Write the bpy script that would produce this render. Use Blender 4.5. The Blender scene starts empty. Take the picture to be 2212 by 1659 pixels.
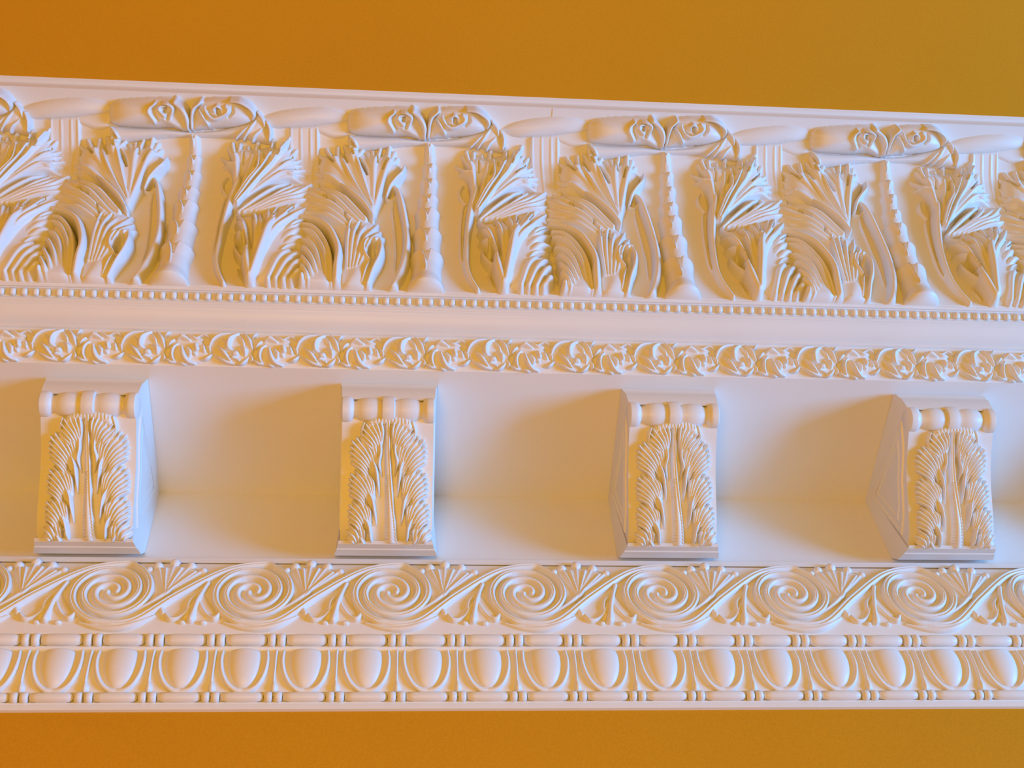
import bpy, math, random
import numpy as np
from mathutils import Matrix, Vector

random.seed(4)
rng = np.random.default_rng(4)
scene = bpy.context.scene
col = scene.collection

# ------------------------------------------------------------------ camera
# All surveyed coordinates are in "units": 1 unit = distance from the camera to
# the plain frieze behind the brackets.  World = UNIT * (X, Y, Z) + ORIGIN.
W, H = 2212.0, 1659.0
FPX, PITCH, YAW, ROLL = 2564.56, 57.7502, 9.2936, -6.7406
UNIT = 1.5
ORIGIN = np.array([0.0, 0.0, 1.6])
_t, _y, _r = np.radians([PITCH, YAW, ROLL])
FWD = np.array([math.sin(_y) * math.cos(_t), math.cos(_y) * math.cos(_t), math.sin(_t)])
_ri = np.cross(FWD, [0, 0, 1]); _ri /= np.linalg.norm(_ri)
_up = np.cross(_ri, FWD)
RIGHT = _ri * math.cos(_r) + _up * math.sin(_r)
UP = -_ri * math.sin(_r) + _up * math.cos(_r)

cam_data = bpy.data.cameras.new('camera')
cam = bpy.data.objects.new('camera', cam_data)
col.objects.link(cam)
cam_data.sensor_fit = 'HORIZONTAL'
cam_data.sensor_width = 36.0
cam_data.lens = 36.0 * FPX / W
cam_data.clip_start = 0.02
_m = Matrix.Identity(4)
for i in range(3):
    _m[i][0], _m[i][1], _m[i][2], _m[i][3] = RIGHT[i], UP[i], -FWD[i], ORIGIN[i]
cam.matrix_world = _m
scene.camera = cam

# ------------------------------------------------------------------ world, lights, exposure
world = bpy.data.worlds.new('world'); scene.world = world
world.use_nodes = True
world.node_tree.nodes['Background'].inputs[0].default_value = (0.5, 0.65, 1.0, 1)
world.node_tree.nodes['Background'].inputs[1].default_value = 0.3

def area_light(name, loc, target, sx, sy, power, color):
    d = bpy.data.lights.new(name, 'AREA'); d.shape = 'RECTANGLE'
    d.size, d.size_y, d.energy, d.color = sx, sy, power, color
    o = bpy.data.objects.new(name, d); col.objects.link(o)
    o.location = loc
    v = Vector(target) - Vector(loc)
    o.rotation_euler = v.to_track_quat('-Z', 'Y').to_euler()
    return o

def point_light(name, loc, power, color, radius):
    d = bpy.data.lights.new(name, 'POINT'); d.energy = power; d.color = color
    d.shadow_soft_size = radius
    o = bpy.data.objects.new(name, d); col.objects.link(o); o.location = loc
    return o

ROOM_X0, ROOM_X1, ROOM_Y0 = -3.4, 6.6, -3.6
WIN_Y, WIN_Z, WIN_W, WIN_H = -0.75, 1.55, 2.3, 2.3
area_light('window_daylight', (ROOM_X1 - 0.03, WIN_Y, WIN_Z), (ROOM_X1 - 1.0, WIN_Y, WIN_Z), WIN_W - .1, WIN_H - .1, 400, (0.08, 0.42, 1.0))
point_light('warm_fill_light', (-0.35, -0.9, 0.85), 98, (1.0, 0.55, 0.06), 0.6)  # added warm fill for the orange shadows; no lamp fixture stands here
scene.view_settings.view_transform = 'Standard'
scene.view_settings.look = 'None'
scene.view_settings.exposure = 0.95
scene.view_settings.gamma = 1.0
scene.view_settings.use_curve_mapping = False
scene.render.film_transparent = False
scene.cycles.max_bounces = 5
scene.cycles.diffuse_bounces = 3
scene.cycles.glossy_bounces = 2
scene.cycles.transmission_bounces = 3
scene.cycles.caustics_reflective = False
scene.cycles.caustics_refractive = False

# ------------------------------------------------------------------ materials
def nodes_of(name):
    m = bpy.data.materials.new(name); m.use_nodes = True
    return m, m.node_tree, m.node_tree.nodes['Principled BSDF']

def painted(name, c1, c2, rough, scale, bump, grain_scale=900.0, grain=0.0, spec=0.4):
    m, nt, b = nodes_of(name)
    N, L = nt.nodes, nt.links
    tc = N.new('ShaderNodeTexCoord')
    n1 = N.new('ShaderNodeTexNoise'); n1.inputs['Scale'].default_value = scale; n1.inputs['Detail'].default_value = 6
    L.new(tc.outputs['Object'], n1.inputs['Vector'])
    mix = N.new('ShaderNodeMix'); mix.data_type = 'RGBA'
    mix.inputs[6].default_value = (*c1, 1); mix.inputs[7].default_value = (*c2, 1)
    L.new(n1.outputs['Fac'], mix.inputs[0])
    out = mix.outputs[2]
    n2 = N.new('ShaderNodeTexNoise'); n2.inputs['Scale'].default_value = grain_scale; n2.inputs['Detail'].default_value = 2
    L.new(tc.outputs['Object'], n2.inputs['Vector'])
    if grain:
        mp = N.new('ShaderNodeMapRange')
        mp.inputs[1].default_value = .3; mp.inputs[2].default_value = .7
        mp.inputs[3].default_value = 1 - grain; mp.inputs[4].default_value = 1 + grain
        L.new(n2.outputs['Fac'], mp.inputs[0])
        mu = N.new('ShaderNodeVectorMath'); mu.operation = 'SCALE'
        L.new(out, mu.inputs[0]); L.new(mp.outputs[0], mu.inputs[3])
        out = mu.outputs[0]
    L.new(out, b.inputs['Base Color'])
    b.inputs['Roughness'].default_value = rough
    b.inputs['Specular IOR Level'].default_value = spec
    bp = N.new('ShaderNodeBump'); bp.inputs['Strength'].default_value = bump; bp.inputs['Distance'].default_value = 0.002
    L.new(n2.outputs['Fac'], bp.inputs['Height'])
    L.new(bp.outputs[0], b.inputs['Normal'])
    return m

PLASTER = painted('white_gloss_plaster', (.86, .845, .83), (.80, .785, .77), .42, 5.0, .05, 260.0)
ORANGE = painted('orange_wall_paint', (.69, .32, .010), (.64, .295, .009), .75, 3.0, .15, 420.0, .06, .12)
PARQUET = painted('brown_floor_boards', (.33, .19, .09), (.26, .14, .06), .4, 6.0, .1, 120.0)
WHITE_PAINT = painted('white_window_paint', (.8, .8, .8), (.76, .76, .76), .4, 6.0, .05)
def glass_mat():
    m, nt, b = nodes_of('window_glass')
    b.inputs['Base Color'].default_value = (.9, .95, 1, 1)
    b.inputs['Transmission Weight'].default_value = 1.0
    b.inputs['Roughness'].default_value = .02
    return m
GLASS = glass_mat()

# ------------------------------------------------------------------ helpers
def to_world(P):
    return np.asarray(P, float) * UNIT + ORIGIN

def mesh_from(name, V, F, mat, smooth=True, sharp=None):
    """V world coords (n,3); F list or (m,4) array of polygons"""
    me = bpy.data.meshes.new(name)
    V = np.asarray(V, np.float32)
    if isinstance(F, np.ndarray):
        n = F.shape[1]
        me.vertices.add(len(V)); me.vertices.foreach_set('co', V.ravel())
        me.loops.add(F.size); me.loops.foreach_set('vertex_index', F.ravel().astype(np.int32))
        me.polygons.add(len(F))
        me.polygons.foreach_set('loop_start', np.arange(0, F.size, n, dtype=np.int32))
        me.update(calc_edges=True); me.validate()
    else:
        me.from_pydata([tuple(v) for v in V], [], F); me.update()
    me.polygons.foreach_set('use_smooth', np.full(len(me.polygons), smooth))
    if smooth and sharp:
        me.set_sharp_from_angle(angle=math.radians(sharp))
    me.materials.append(mat)
    return me

def add(name, me, parent=None, loc=None):
    o = bpy.data.objects.new(name, me); col.objects.link(o)
    if parent is not None: o.parent = parent
    if loc is not None: o.location = loc
    return o

def thing(name, label, cat, loc=(0, 0, 0), group=None):
    o = bpy.data.objects.new(name, None); col.objects.link(o)
    o.empty_display_size = .05; o.location = loc
    o['label'] = label; o['category'] = cat
    if group: o['group'] = group
    if cat == 'moulding': o['kind'] = 'structure'      # the cast runs are part of the room
    return o

def struct(o, label, cat):
    o['kind'] = 'structure'; o['label'] = label; o['category'] = cat
    return o

def box_me(name, lo, hi, mat):
    x0, y0, z0 = lo; x1, y1, z1 = hi
    V = [(x0,y0,z0),(x1,y0,z0),(x1,y1,z0),(x0,y1,z0),(x0,y0,z1),(x1,y0,z1),(x1,y1,z1),(x0,y1,z1)]
    F = [(0,3,2,1),(4,5,6,7),(0,1,5,4),(1,2,6,5),(2,3,7,6),(3,0,4,7)]
    return mesh_from(name, V, F, mat, smooth=False)

def ray(px, py):
    px = np.asarray(px, float); py = np.asarray(py, float)
    return FWD + RIGHT * ((px - W / 2) / FPX)[..., None] + UP * ((H / 2 - py) / FPX)[..., None]

COLX = 850.0
def step(prev, ang, y):
    """point on the YZ line from prev at angle ang (deg above +Y) seen on image row y in column COLX"""
    d = ray(COLX, y)
    r = np.array([d[1], d[2]]); e = np.array([math.cos(math.radians(ang)), math.sin(math.radians(ang))])
    A = np.array([[r[0], -e[0]], [r[1], -e[1]]])
    k, t = np.linalg.solve(A, np.asarray(prev, float))
    return np.array(prev) + t * e

def catmull(P, step_len):
    P = np.asarray(P, float)
    if len(P) == 1: return P
    Q = np.vstack([2 * P[0] - P[1], P, 2 * P[-1] - P[-2]])
    out = []
    for i in range(1, len(Q) - 2):
        n = max(2, int(np.linalg.norm(Q[i + 1, :2] - Q[i, :2]) / step_len) + 1)
        t = np.linspace(0, 1, n, endpoint=False)[:, None]
        a, b, c, d = Q[i - 1], Q[i], Q[i + 1], Q[i + 2]
        out.append(.5 * ((2 * b) + (-a + c) * t + (2 * a - 5 * b + 4 * c - d) * t ** 2 + (-a + 3 * b - 3 * c + d) * t ** 3))
    out.append(P[-1:])
    return np.vstack(out)

class Band:
    """A surface that runs along X with a YZ section; relief is modelled on it.
    (a, b): along-run and down-section coordinates in units of K (about one photo pixel)."""
    def __init__(self, pts, ref, smooth=0):
        P = np.asarray(pts, float)
        if smooth: P = catmull(P, smooth)
        self.P = P
        seg = np.linalg.norm(np.diff(P, axis=0), axis=1)
        self.s = np.concatenate([[0], np.cumsum(seg)])
        T = np.gradient(P, self.s, axis=0)
        T /= np.linalg.norm(T, axis=1)[:, None]
        N = np.stack([-T[:, 1], T[:, 0]], 1)
        mid = P[len(P) // 2]
        if N[len(P) // 2] @ (-mid) < 0: N = -N
        self.N = N
        self.K = 1.0
        d = ray(*ref); X, s = self.hit(np.array([ref[0]]), np.array([ref[1]]))
        q = self.at(s)[0]
        depth = np.array([X[0], q[0], q[1]]) @ FWD
        self.K = depth / FPX
    def at(self, s):
        return np.stack([np.interp(s, self.s, self.P[:, 0]), np.interp(s, self.s, self.P[:, 1])], -1)
    def nrm(self, s):
        n = np.stack([np.interp(s, self.s, self.N[:, 0]), np.interp(s, self.s, self.N[:, 1])], -1)
        return n / np.linalg.norm(n, axis=-1, keepdims=True)
    def hit(self, px, py):
        d = ray(px, py); A = self.P[:-1]; B = self.P[1:]
        X = np.zeros(len(px)); S = np.zeros(len(px))
        for i, r in enumerate(d):
            ca = A[:, 0] * r[2] - A[:, 1] * r[1]; cb = B[:, 0] * r[2] - B[:, 1] * r[1]
            idx = np.where(ca * cb <= 0)[0]
            if len(idx):
                j = idx[0]; t = ca[j] / (ca[j] - cb[j]) if ca[j] != cb[j] else 0
            else:  # beyond an end: extrapolate
                if min(abs(ca[0]), abs(cb[0])) < min(abs(ca[-1]), abs(cb[-1])): j = 0
                else: j = len(A) - 1
                t = ca[j] / (ca[j] - cb[j])
            q = A[j] + t * (B[j] - A[j])
            k = (q @ r[1:]) / (r[1:] @ r[1:])
            X[i] = k * r[0]; S[i] = self.s[j] + t * (self.s[j + 1] - self.s[j])
        return X, S
    def ab(self, pts):
        p = np.asarray(pts, float)
        X, S = self.hit(p[:, 0], p[:, 1])
        q = p.copy(); q[:, 0] = X / self.K; q[:, 1] = S / self.K
        return q
    def pos(self, a, b, h):
        s = b * self.K
        q = self.at(s) ; n = self.nrm(s)
        # extrapolate beyond the ends
        over = np.clip(s - self.s[-1], 0, None)[..., None]; under = np.clip(s - self.s[0], None, 0)[..., None]
        te = (self.P[-1] - self.P[-2]); te = te / np.linalg.norm(te)
        t0 = (self.P[1] - self.P[0]); t0 = t0 / np.linalg.norm(t0)
        q = q + over * te + under * t0
        yz = q + n * (h * self.K)[..., None]
        return np.concatenate([(a * self.K)[..., None], yz], -1)

def prof(d2, p):
    g = 1 - d2
    return np.where(g > 0, np.abs(g) ** p, np.maximum(-1.5 * np.abs(g), -3.0))

class Relief:
    """Ornament modelled as swept strokes on a band; every stroke point is (x, y, half width, base, height)."""
    def __init__(self, band, px=True):
        self.band, self.px, self.ops = band, px, []
        self.xr = None        # photo columns the part keeps within
    def _ab(self, P):
        if self.xr is not None:
            P = np.array(P, float); P[:, 0] = np.clip(P[:, 0], *self.xr)
        return self.band.ab(P) if self.px else np.asarray(P, float)
    def stroke(self, pts, w, h, base=0.0, p=.6, op='max'):
        P = self._ab(np.asarray(pts, float)[:, :2])
        n = len(P)
        t = np.linspace(0, 1, n)
        f = lambda v: np.interp(t, np.linspace(0, 1, len(v)), v) if isinstance(v, (list, tuple)) else np.full(n, float(v))
        Q = np.column_stack([P, f(w), f(h), f(base)])
        self.ops.append((op, 'stroke', catmull(Q, 1.4), p)); return self
    def body(self, poly, h, bev, op='max', slope=.8, smooth=True):
        P = self._ab(np.asarray(poly, float))
        P = np.vstack([P, P[:1]])
        if smooth: P = catmull(P, 3.0)
        self.ops.append((op, 'body', P, h, bev, slope)); return self
    def dome(self, poly, h, p=.5, center=None, base=0.0, op='max'):
        P = self._ab(np.asarray(poly, float))
        P = catmull(np.vstack([P, P[:1]]), 2.0)[:-1]
        c = P.mean(0) if center is None else self._ab(np.asarray([center], float))[0]
        self.ops.append((op, 'dome', P, h, p, c, base)); return self
    def func(self, box, fn, op='max'):
        P = self._ab(np.asarray(box, float))
        self.ops.append((op, 'func', P, fn)); return self
    def sublobe(self, root, mid, tips, w=(6, 9, 9), h=(8, 9, 7), base=(6, 8, 8), tw=(6.5, 7, 5), th=(7, 7, 4), tb=(6, 6, 1)):
        r, m = np.asarray(root, float), np.asarray(mid, float)
        t0 = np.mean(np.asarray(tips, float), 0)
        self.stroke([tuple(r), tuple(m), tuple(m + (t0 - m) * .55)], list(w), list(h), list(base), p=.6)
        for t in tips:
            t = np.asarray(t, float)
            st = r + (m - r) * .75
            self.stroke([tuple(st), tuple(m + (t - m) * .35), tuple(t)], list(tw), list(th), list(tb), p=.7)
        return self
    def fan(self, root, tips, w=(6, 5, 2.5), h=(5, 6, 3), base=(6, 8, 4), bend=0.0, body=None):
        r = np.asarray(root, float)
        for t in tips:
            t = np.asarray(t, float); m = (r + t) / 2; d = t - r
            m = m + np.array([-d[1], d[0]]) * bend
            self.stroke([r, m, t], list(w), list(h), list(base))
        if body:
            poly = [r] + [r + (np.asarray(t, float) - r) * .9 for t in tips]
            self.body(poly, body, 14)
        return self
    def build(self, name, g=1.8, mat=None, limit=None, hs=1.0):
        if limit: limit = sorted(self.band.ab([(COLX, y)])[0, 1] for y in limit)
        lo = np.array([1e9, 1e9]); hi = -lo
        for o in self.ops:
            if o[0] == 'max':
                m = (o[2][:, 2].max() if o[1] == 'stroke' else 0) + 4
                lo = np.minimum(lo, o[2][:, :2].min(0) - m); hi = np.maximum(hi, o[2][:, :2].max(0) + m)
        if limit:  # clip in band coordinates b
            lo[1] = max(lo[1], limit[0]); hi[1] = min(hi[1], limit[1])
        na = int((hi[0] - lo[0]) / g) + 2; nb = int((hi[1] - lo[1]) / g) + 2
        a = lo[0] + np.arange(na) * (hi[0] - lo[0]) / (na - 1); b = lo[1] + np.arange(nb) * (hi[1] - lo[1]) / (nb - 1)
        hgt = np.full((nb, na), -3.0)
        for o in self.ops:
            op = o[0]
            if o[1] == 'stroke':
                Q, p = o[2], o[3]
                m = Q[:, 2].max() + 5
                ia = np.where((a > Q[:, 0].min() - m) & (a < Q[:, 0].max() + m))[0]
                ib = np.where((b > Q[:, 1].min() - m) & (b < Q[:, 1].max() + m))[0]
                if not len(ia) or not len(ib): continue
                sl = (slice(ib[0], ib[-1] + 1), slice(ia[0], ia[-1] + 1))
                AA, BB = np.meshgrid(a[sl[1]], b[sl[0]])
                f = np.full(AA.shape, -3.0)
                for q in Q:
                    mm = q[2] + 5
                    ja = np.where(np.abs(a[sl[1]] - q[0]) < mm)[0]; jb = np.where(np.abs(b[sl[0]] - q[1]) < mm)[0]
                    if not len(ja) or not len(jb): continue
                    ss = (slice(jb[0], jb[-1] + 1), slice(ja[0], ja[-1] + 1))
                    d2 = ((AA[ss] - q[0]) ** 2 + (BB[ss] - q[1]) ** 2) / max(q[2], .3) ** 2
                    v = prof(d2, p) * q[3] + q[4]
                    v = np.where(d2 < 1, v, np.minimum(v, q[4] - (np.sqrt(d2) - 1) * max(q[2], .3) * 2.2))
                    f[ss] = np.maximum(f[ss], v)
            elif o[1] == 'dome':
                P, hh, pp, c, base = o[2:7]
                m = 6
                ia = np.where((a > P[:, 0].min() - m) & (a < P[:, 0].max() + m))[0]
                ib = np.where((b > P[:, 1].min() - m) & (b < P[:, 1].max() + m))[0]
                if not len(ia) or not len(ib): continue
                sl = (slice(ib[0], ib[-1] + 1), slice(ia[0], ia[-1] + 1))
                AA, BB = np.meshgrid(a[sl[1]], b[sl[0]])
                th = np.arctan2(P[:, 1] - c[1], P[:, 0] - c[0]); rr = np.hypot(P[:, 0] - c[0], P[:, 1] - c[1])
                k = np.argsort(th); th, rr = th[k], rr[k]
                R = np.interp(np.arctan2(BB - c[1], AA - c[0]), np.concatenate([th - 2 * np.pi, th, th + 2 * np.pi]), np.tile(rr, 3))
                q2 = ((AA - c[0]) ** 2 + (BB - c[1]) ** 2) / R ** 2
                f = np.where(q2 < 1, hh * np.clip(1 - q2, 0, 1) ** pp + base, base - (np.sqrt(q2) - 1) * R * 2.0)
                f = np.maximum(f, -3.0)
            elif o[1] == 'func':
                P = o[2]
                ia = np.where((a > P[:, 0].min()) & (a < P[:, 0].max()))[0]
                ib = np.where((b > P[:, 1].min()) & (b < P[:, 1].max()))[0]
                if not len(ia) or not len(ib): continue
                sl = (slice(ib[0], ib[-1] + 1), slice(ia[0], ia[-1] + 1))
                AA, BB = np.meshgrid(a[sl[1]], b[sl[0]])
                f = np.maximum(o[3](AA, BB), -3.0)
            else:
                P, hh, bev, slope = o[2], o[3], o[4], o[5]
                m = 6
                ia = np.where((a > P[:, 0].min() - m) & (a < P[:, 0].max() + m))[0]
                ib = np.where((b > P[:, 1].min() - m) & (b < P[:, 1].max() + m))[0]
                if not len(ia) or not len(ib): continue
                sl = (slice(ib[0], ib[-1] + 1), slice(ia[0], ia[-1] + 1))
                AA, BB = np.meshgrid(a[sl[1]], b[sl[0]])
                ins = np.zeros(AA.shape, bool); dist = np.full(AA.shape, 1e9)
                for (x1, y1), (x2, y2) in zip(P[:-1], P[1:]):
                    if y1 != y2:
                        c = ((y1 > BB) != (y2 > BB)) & (AA < (x2 - x1) * (BB - y1) / (y2 - y1) + x1)
                        ins ^= c
                    l2 = (x2 - x1) ** 2 + (y2 - y1) ** 2
                    if l2 == 0: continue
                    t = np.clip(((AA - x1) * (x2 - x1) + (BB - y1) * (y2 - y1)) / l2, 0, 1)
                    dist = np.minimum(dist, (AA - x1 - t * (x2 - x1)) ** 2 + (BB - y1 - t * (y2 - y1)) ** 2)
                dist = np.sqrt(dist)
                u = 1 - np.clip(dist / bev, 0, 1)
                f = np.where(ins, hh * np.sqrt(np.clip(1 - u * u, 0, 1)), -dist * slope)
                f = np.maximum(f, -3.0)
                for _ in range(int(bev / g * .5)):      # soften the medial creases
                    e = np.pad(f, 1, mode='edge')
                    bl = (e[:-2, 1:-1] + e[2:, 1:-1] + e[1:-1, :-2] + e[1:-1, 2:] + f * 2) / 6
                    f = np.where(f > hh * .35, bl, f)
            if op == 'max':
                hgt[sl] = np.maximum(hgt[sl], f)
            elif op == 'sub':
                hgt[sl] = np.where(hgt[sl] > -1.5, hgt[sl] - np.clip(f, 0, None), hgt[sl])
            elif op == 'add':
                hgt[sl] = np.where(hgt[sl] > -1.5, hgt[sl] + np.clip(f, 0, None), hgt[sl])
        hgt = np.where(hgt > 0, hgt * hs, hgt)
        keep = hgt > 0
        cell = keep[:-1, :-1] | keep[1:, :-1] | keep[:-1, 1:] | keep[1:, 1:]
        if limit:   # close the trimmed ends
            hgt = np.vstack([np.full((1, na), -2.0), hgt, np.full((1, na), -2.0)])
            b = np.concatenate([[b[0] - .4], b, [b[-1] + .4]]); nb += 2
            keep = hgt > 0
            cell = keep[:-1, :-1] | keep[1:, :-1] | keep[:-1, 1:] | keep[1:, 1:]
        idx = np.arange(nb * na).reshape(nb, na)
        F = np.stack([idx[:-1, :-1][cell], idx[1:, :-1][cell], idx[1:, 1:][cell], idx[:-1, 1:][cell]], 1)
        used = np.unique(F); remap = np.full(nb * na, -1); remap[used] = np.arange(len(used))
        AA, BB = np.meshgrid(a, b)
        V = self.band.pos(AA.ravel()[used], BB.ravel()[used], np.maximum(hgt.ravel()[used], -2.0))
        return mesh_from(name, to_world(V), remap[F], mat or PLASTER)

def prism(name, pts, x0, x1, mat, depth=.006, sharp=28, smooth=True):
    """solid moulding run of section pts (YZ units) from x0 to x1, given thickness behind its face"""
    P = np.asarray(pts, float); n = len(P)
    T = np.gradient(P, axis=0); T /= np.linalg.norm(T, axis=1)[:, None] + 1e-12
    N = np.stack([-T[:, 1], T[:, 0]], 1)
    sg = np.sign(N[n // 2] @ (-P[n // 2])) or 1
    B = P - N * sg * depth
    ring = np.vstack([P, B[::-1]]); m = len(ring)
    V = np.vstack([np.column_stack([np.full(m, x0), ring]), np.column_stack([np.full(m, x1), ring])])
    F = [(i, (i + 1) % m, m + (i + 1) % m, m + i) for i in range(m)]
    for i in range(n - 1):
        j, k = m - 1 - i, m - 2 - i
        F.append((i, j, k, i + 1)); F.append((m + i, m + i + 1, m + k, m + j))
    me = mesh_from(name, to_world(V), F, mat, smooth, sharp)
    import bmesh
    bm = bmesh.new(); bm.from_mesh(me); bmesh.ops.recalc_face_normals(bm, faces=bm.faces); bm.to_mesh(me); bm.free()
    if smooth: me.set_sharp_from_angle(angle=math.radians(sharp))
    return me

def arc(p0, p1, bulge, n=10):
    """points from p0 to p1 on a circular-like bow; bulge in fraction of chord, + towards the room"""
    p0, p1 = np.asarray(p0, float), np.asarray(p1, float)
    d = p1 - p0; nn = np.array([-d[1], d[0]])
    if nn @ (-(p0 + p1)) < 0: nn = -nn
    t = np.linspace(0, 1, n)[:, None]
    return p0 + d * t + nn * bulge * 4 * t * (1 - t)

# ------------------------------------------------------------------ the section, surveyed from the photograph
HC = 1.3111                      # height of the soffit behind the brackets
SO = 1 - .1791                   # outer end of the brackets on the soffit
BZ = HC - .1254                  # foot of the brackets on the frieze
corner = np.array([1.0, HC])
brk_top = np.array([SO, HC]); brk_foot = np.array([1.0, BZ])
sof_edge = step(brk_top, 180, 800)            # soffit runs to the flower moulding
flo_top = step(sof_edge, 128, 727)            # flower moulding
fas_top = step(flo_top, 150, 664)             # plain swelling member
bead_top = step(fas_top, 125, 640)            # bead row
leaf_bot = step(bead_top, 160, 632)           # little fillet
leaf_mid = step(leaf_bot, 108, 440)
leaf_up = step(leaf_mid, 133, 285)
leaf_top = step(leaf_up, 163, 221)
fil_top = step(leaf_top, 110, 213)
ceil_pt = step(fil_top, 140, 202)
CEIL_Z = float(ceil_pt[1])
# below the brackets
fr_foot = step(brk_foot, -90, 1219)
lip_a = step(brk_foot + np.array([-.010, 0]), -90, 1208)
lip_b = step(lip_a, -88, 1218.5)
sc_top = step(lip_b, -88, 1221.5)
sc_bot = step(sc_top, -83, 1368)
br1_bot = step(sc_bot, -62, 1400)
eg_top = step(br1_bot, -40, 1408)
eg_bot = step(eg_top, -75, 1492)
br2_bot = step(eg_bot, -64, 1519)
wall_pt = step(br2_bot, -75, 1531)
WALL_Y = float(wall_pt[0]) + .004
def wx(v): return v * UNIT
def wy(v): return v * UNIT
def wz(v): return v * UNIT + ORIGIN[2]
XL, XR = (ROOM_X0 + .002) / UNIT, (ROOM_X1 - .002) / UNIT

# ------------------------------------------------------------------ the room
wyb, wzc = wy(WALL_Y), wz(CEIL_Z) + .004
struct(add('wall_back', box_me('wall_back', (ROOM_X0, wyb, 0), (ROOM_X1, wyb + .2, wzc), ORANGE)), 'orange painted wall under the white cornice', 'wall')
struct(add('ceiling', box_me('ceiling', (ROOM_X0 - .2, ROOM_Y0 - .2, wzc), (ROOM_X1 + .2, wyb + .2, wzc + .2), ORANGE)), 'orange painted ceiling above the white cornice', 'ceiling')
struct(add('floor', box_me('floor', (ROOM_X0 - .2, ROOM_Y0 - .2, -.2), (ROOM_X1 + .2, wyb + .2, 0), PARQUET)), 'brown wooden floor of the room', 'floor')
struct(add('wall_left', box_me('wall_left', (ROOM_X0 - .2, ROOM_Y0, 0), (ROOM_X0, wyb, wzc), ORANGE)), 'plain orange side wall', 'wall')
struct(add('wall_front', box_me('wall_front', (ROOM_X0, ROOM_Y0 - .2, 0), (ROOM_X1, ROOM_Y0, wzc), ORANGE)), 'plain orange wall facing the cornice', 'wall')
wr = thing('wall_right', 'orange side wall with a tall window', 'wall'); wr['kind'] = 'structure'
y0, y1, z0, z1 = WIN_Y - WIN_W / 2, WIN_Y + WIN_W / 2, WIN_Z - WIN_H / 2, WIN_Z + WIN_H / 2
for lo, hi in (((ROOM_X1, ROOM_Y0, 0), (ROOM_X1 + .2, y0, wzc)), ((ROOM_X1, y1, 0), (ROOM_X1 + .2, wyb, wzc)),
               ((ROOM_X1, y0, 0), (ROOM_X1 + .2, y1, z0)), ((ROOM_X1, y0, z1), (ROOM_X1 + .2, y1, wzc))):
    add('wall_panel', box_me('wall_panel', lo, hi, ORANGE), wr)
wn = thing('window_1', 'tall white framed window in the side wall', 'window'); wn['kind'] = 'structure'
xf0, xf1 = ROOM_X1 + .08, ROOM_X1 + .13
for lo, hi in (((xf0, y0, z0), (xf1, y0 + .06, z1)), ((xf0, y1 - .06, z0), (xf1, y1, z1)),
               ((xf0, y0 + .06, z0), (xf1, y1 - .06, z0 + .06)), ((xf0, y0 + .06, z1 - .06), (xf1, y1 - .06, z1)),
               ((xf0, WIN_Y - .03, z0 + .06), (xf1, WIN_Y + .03, z1 - .06))):
    add('window_frame', box_me('window_frame', lo, hi, WHITE_PAINT), wn)
for ya, yb in ((y0 + .06, WIN_Y - .03), (WIN_Y + .03, y1 - .06)):
    add('pane', box_me('pane', (xf0 + .02, ya, z0 + .06), (xf0 + .028, yb, z1 - .06), GLASS), wn)

# plain runs of the cornice
crown = np.vstack([[ceil_pt + [-.004, .004]], [ceil_pt + [0, 0.001]], arc(ceil_pt + [.001, 0], fil_top, -.25, 7), [leaf_top + [-.0015, .0]], [leaf_top]])
struct(add('trim_1', prism('trim_1', crown, XL, XR, PLASTER)), 'narrow white crown fillet against the orange ceiling', 'moulding')
fas = np.vstack([arc(flo_top, flo_top + (fas_top - flo_top) * .18, .3, 5), arc(flo_top + (fas_top - flo_top) * .2 + [.0015, .0015], flo_top + (fas_top - flo_top) * .80, .10, 10), arc(flo_top + (fas_top - flo_top) * .82, fas_top, -.2, 6)])
struct(add('trim_2', prism('trim_2', fas, XL, XR, PLASTER)), 'plain white swelling strip between bead row and flower band', 'moulding')
soff = np.vstack([[sof_edge + [-.002, .003]], [sof_edge], [corner], [fr_foot + [0, -.004]]])
struct(add('trim_3', prism('trim_3', soff, XL, XR, PLASTER, sharp=20)), 'smooth white soffit and frieze behind the brackets', 'moulding')

SEAM_X = None
# ------------------------------------------------------------------ acanthus band
leaf_pts = catmull(np.array([leaf_bot, step(leaf_bot, 104, 540), leaf_mid, step(leaf_mid, 122, 360), leaf_up, step(leaf_up, 156, 250), leaf_top]), .006)
LB = Band(leaf_pts, (900, 430))
P_LEAF = .3282
SEAM = .0133
STX = -.3058
def leaf_dx(i):      # offset of motif i from motif 1 (the traced one)
    return ((i - 1) * P_LEAF + (SEAM if i >= 2 else 0) - (0 if i >= 2 else 0)) * UNIT
leaf_band = thing('leaf_moulding', 'white plaster band of large acanthus leaves and palm stems under the orange ceiling', 'moulding')
seam_x = LB.ab([(1191, 420)])[0, 0] * LB.K
add('backing', prism('backing', leaf_pts, XL, seam_x, PLASTER, depth=.008), leaf_band)
add('backing', prism('backing', leaf_pts + LB.N * .0007, seam_x, XR, PLASTER, depth=.008), leaf_band)

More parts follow.
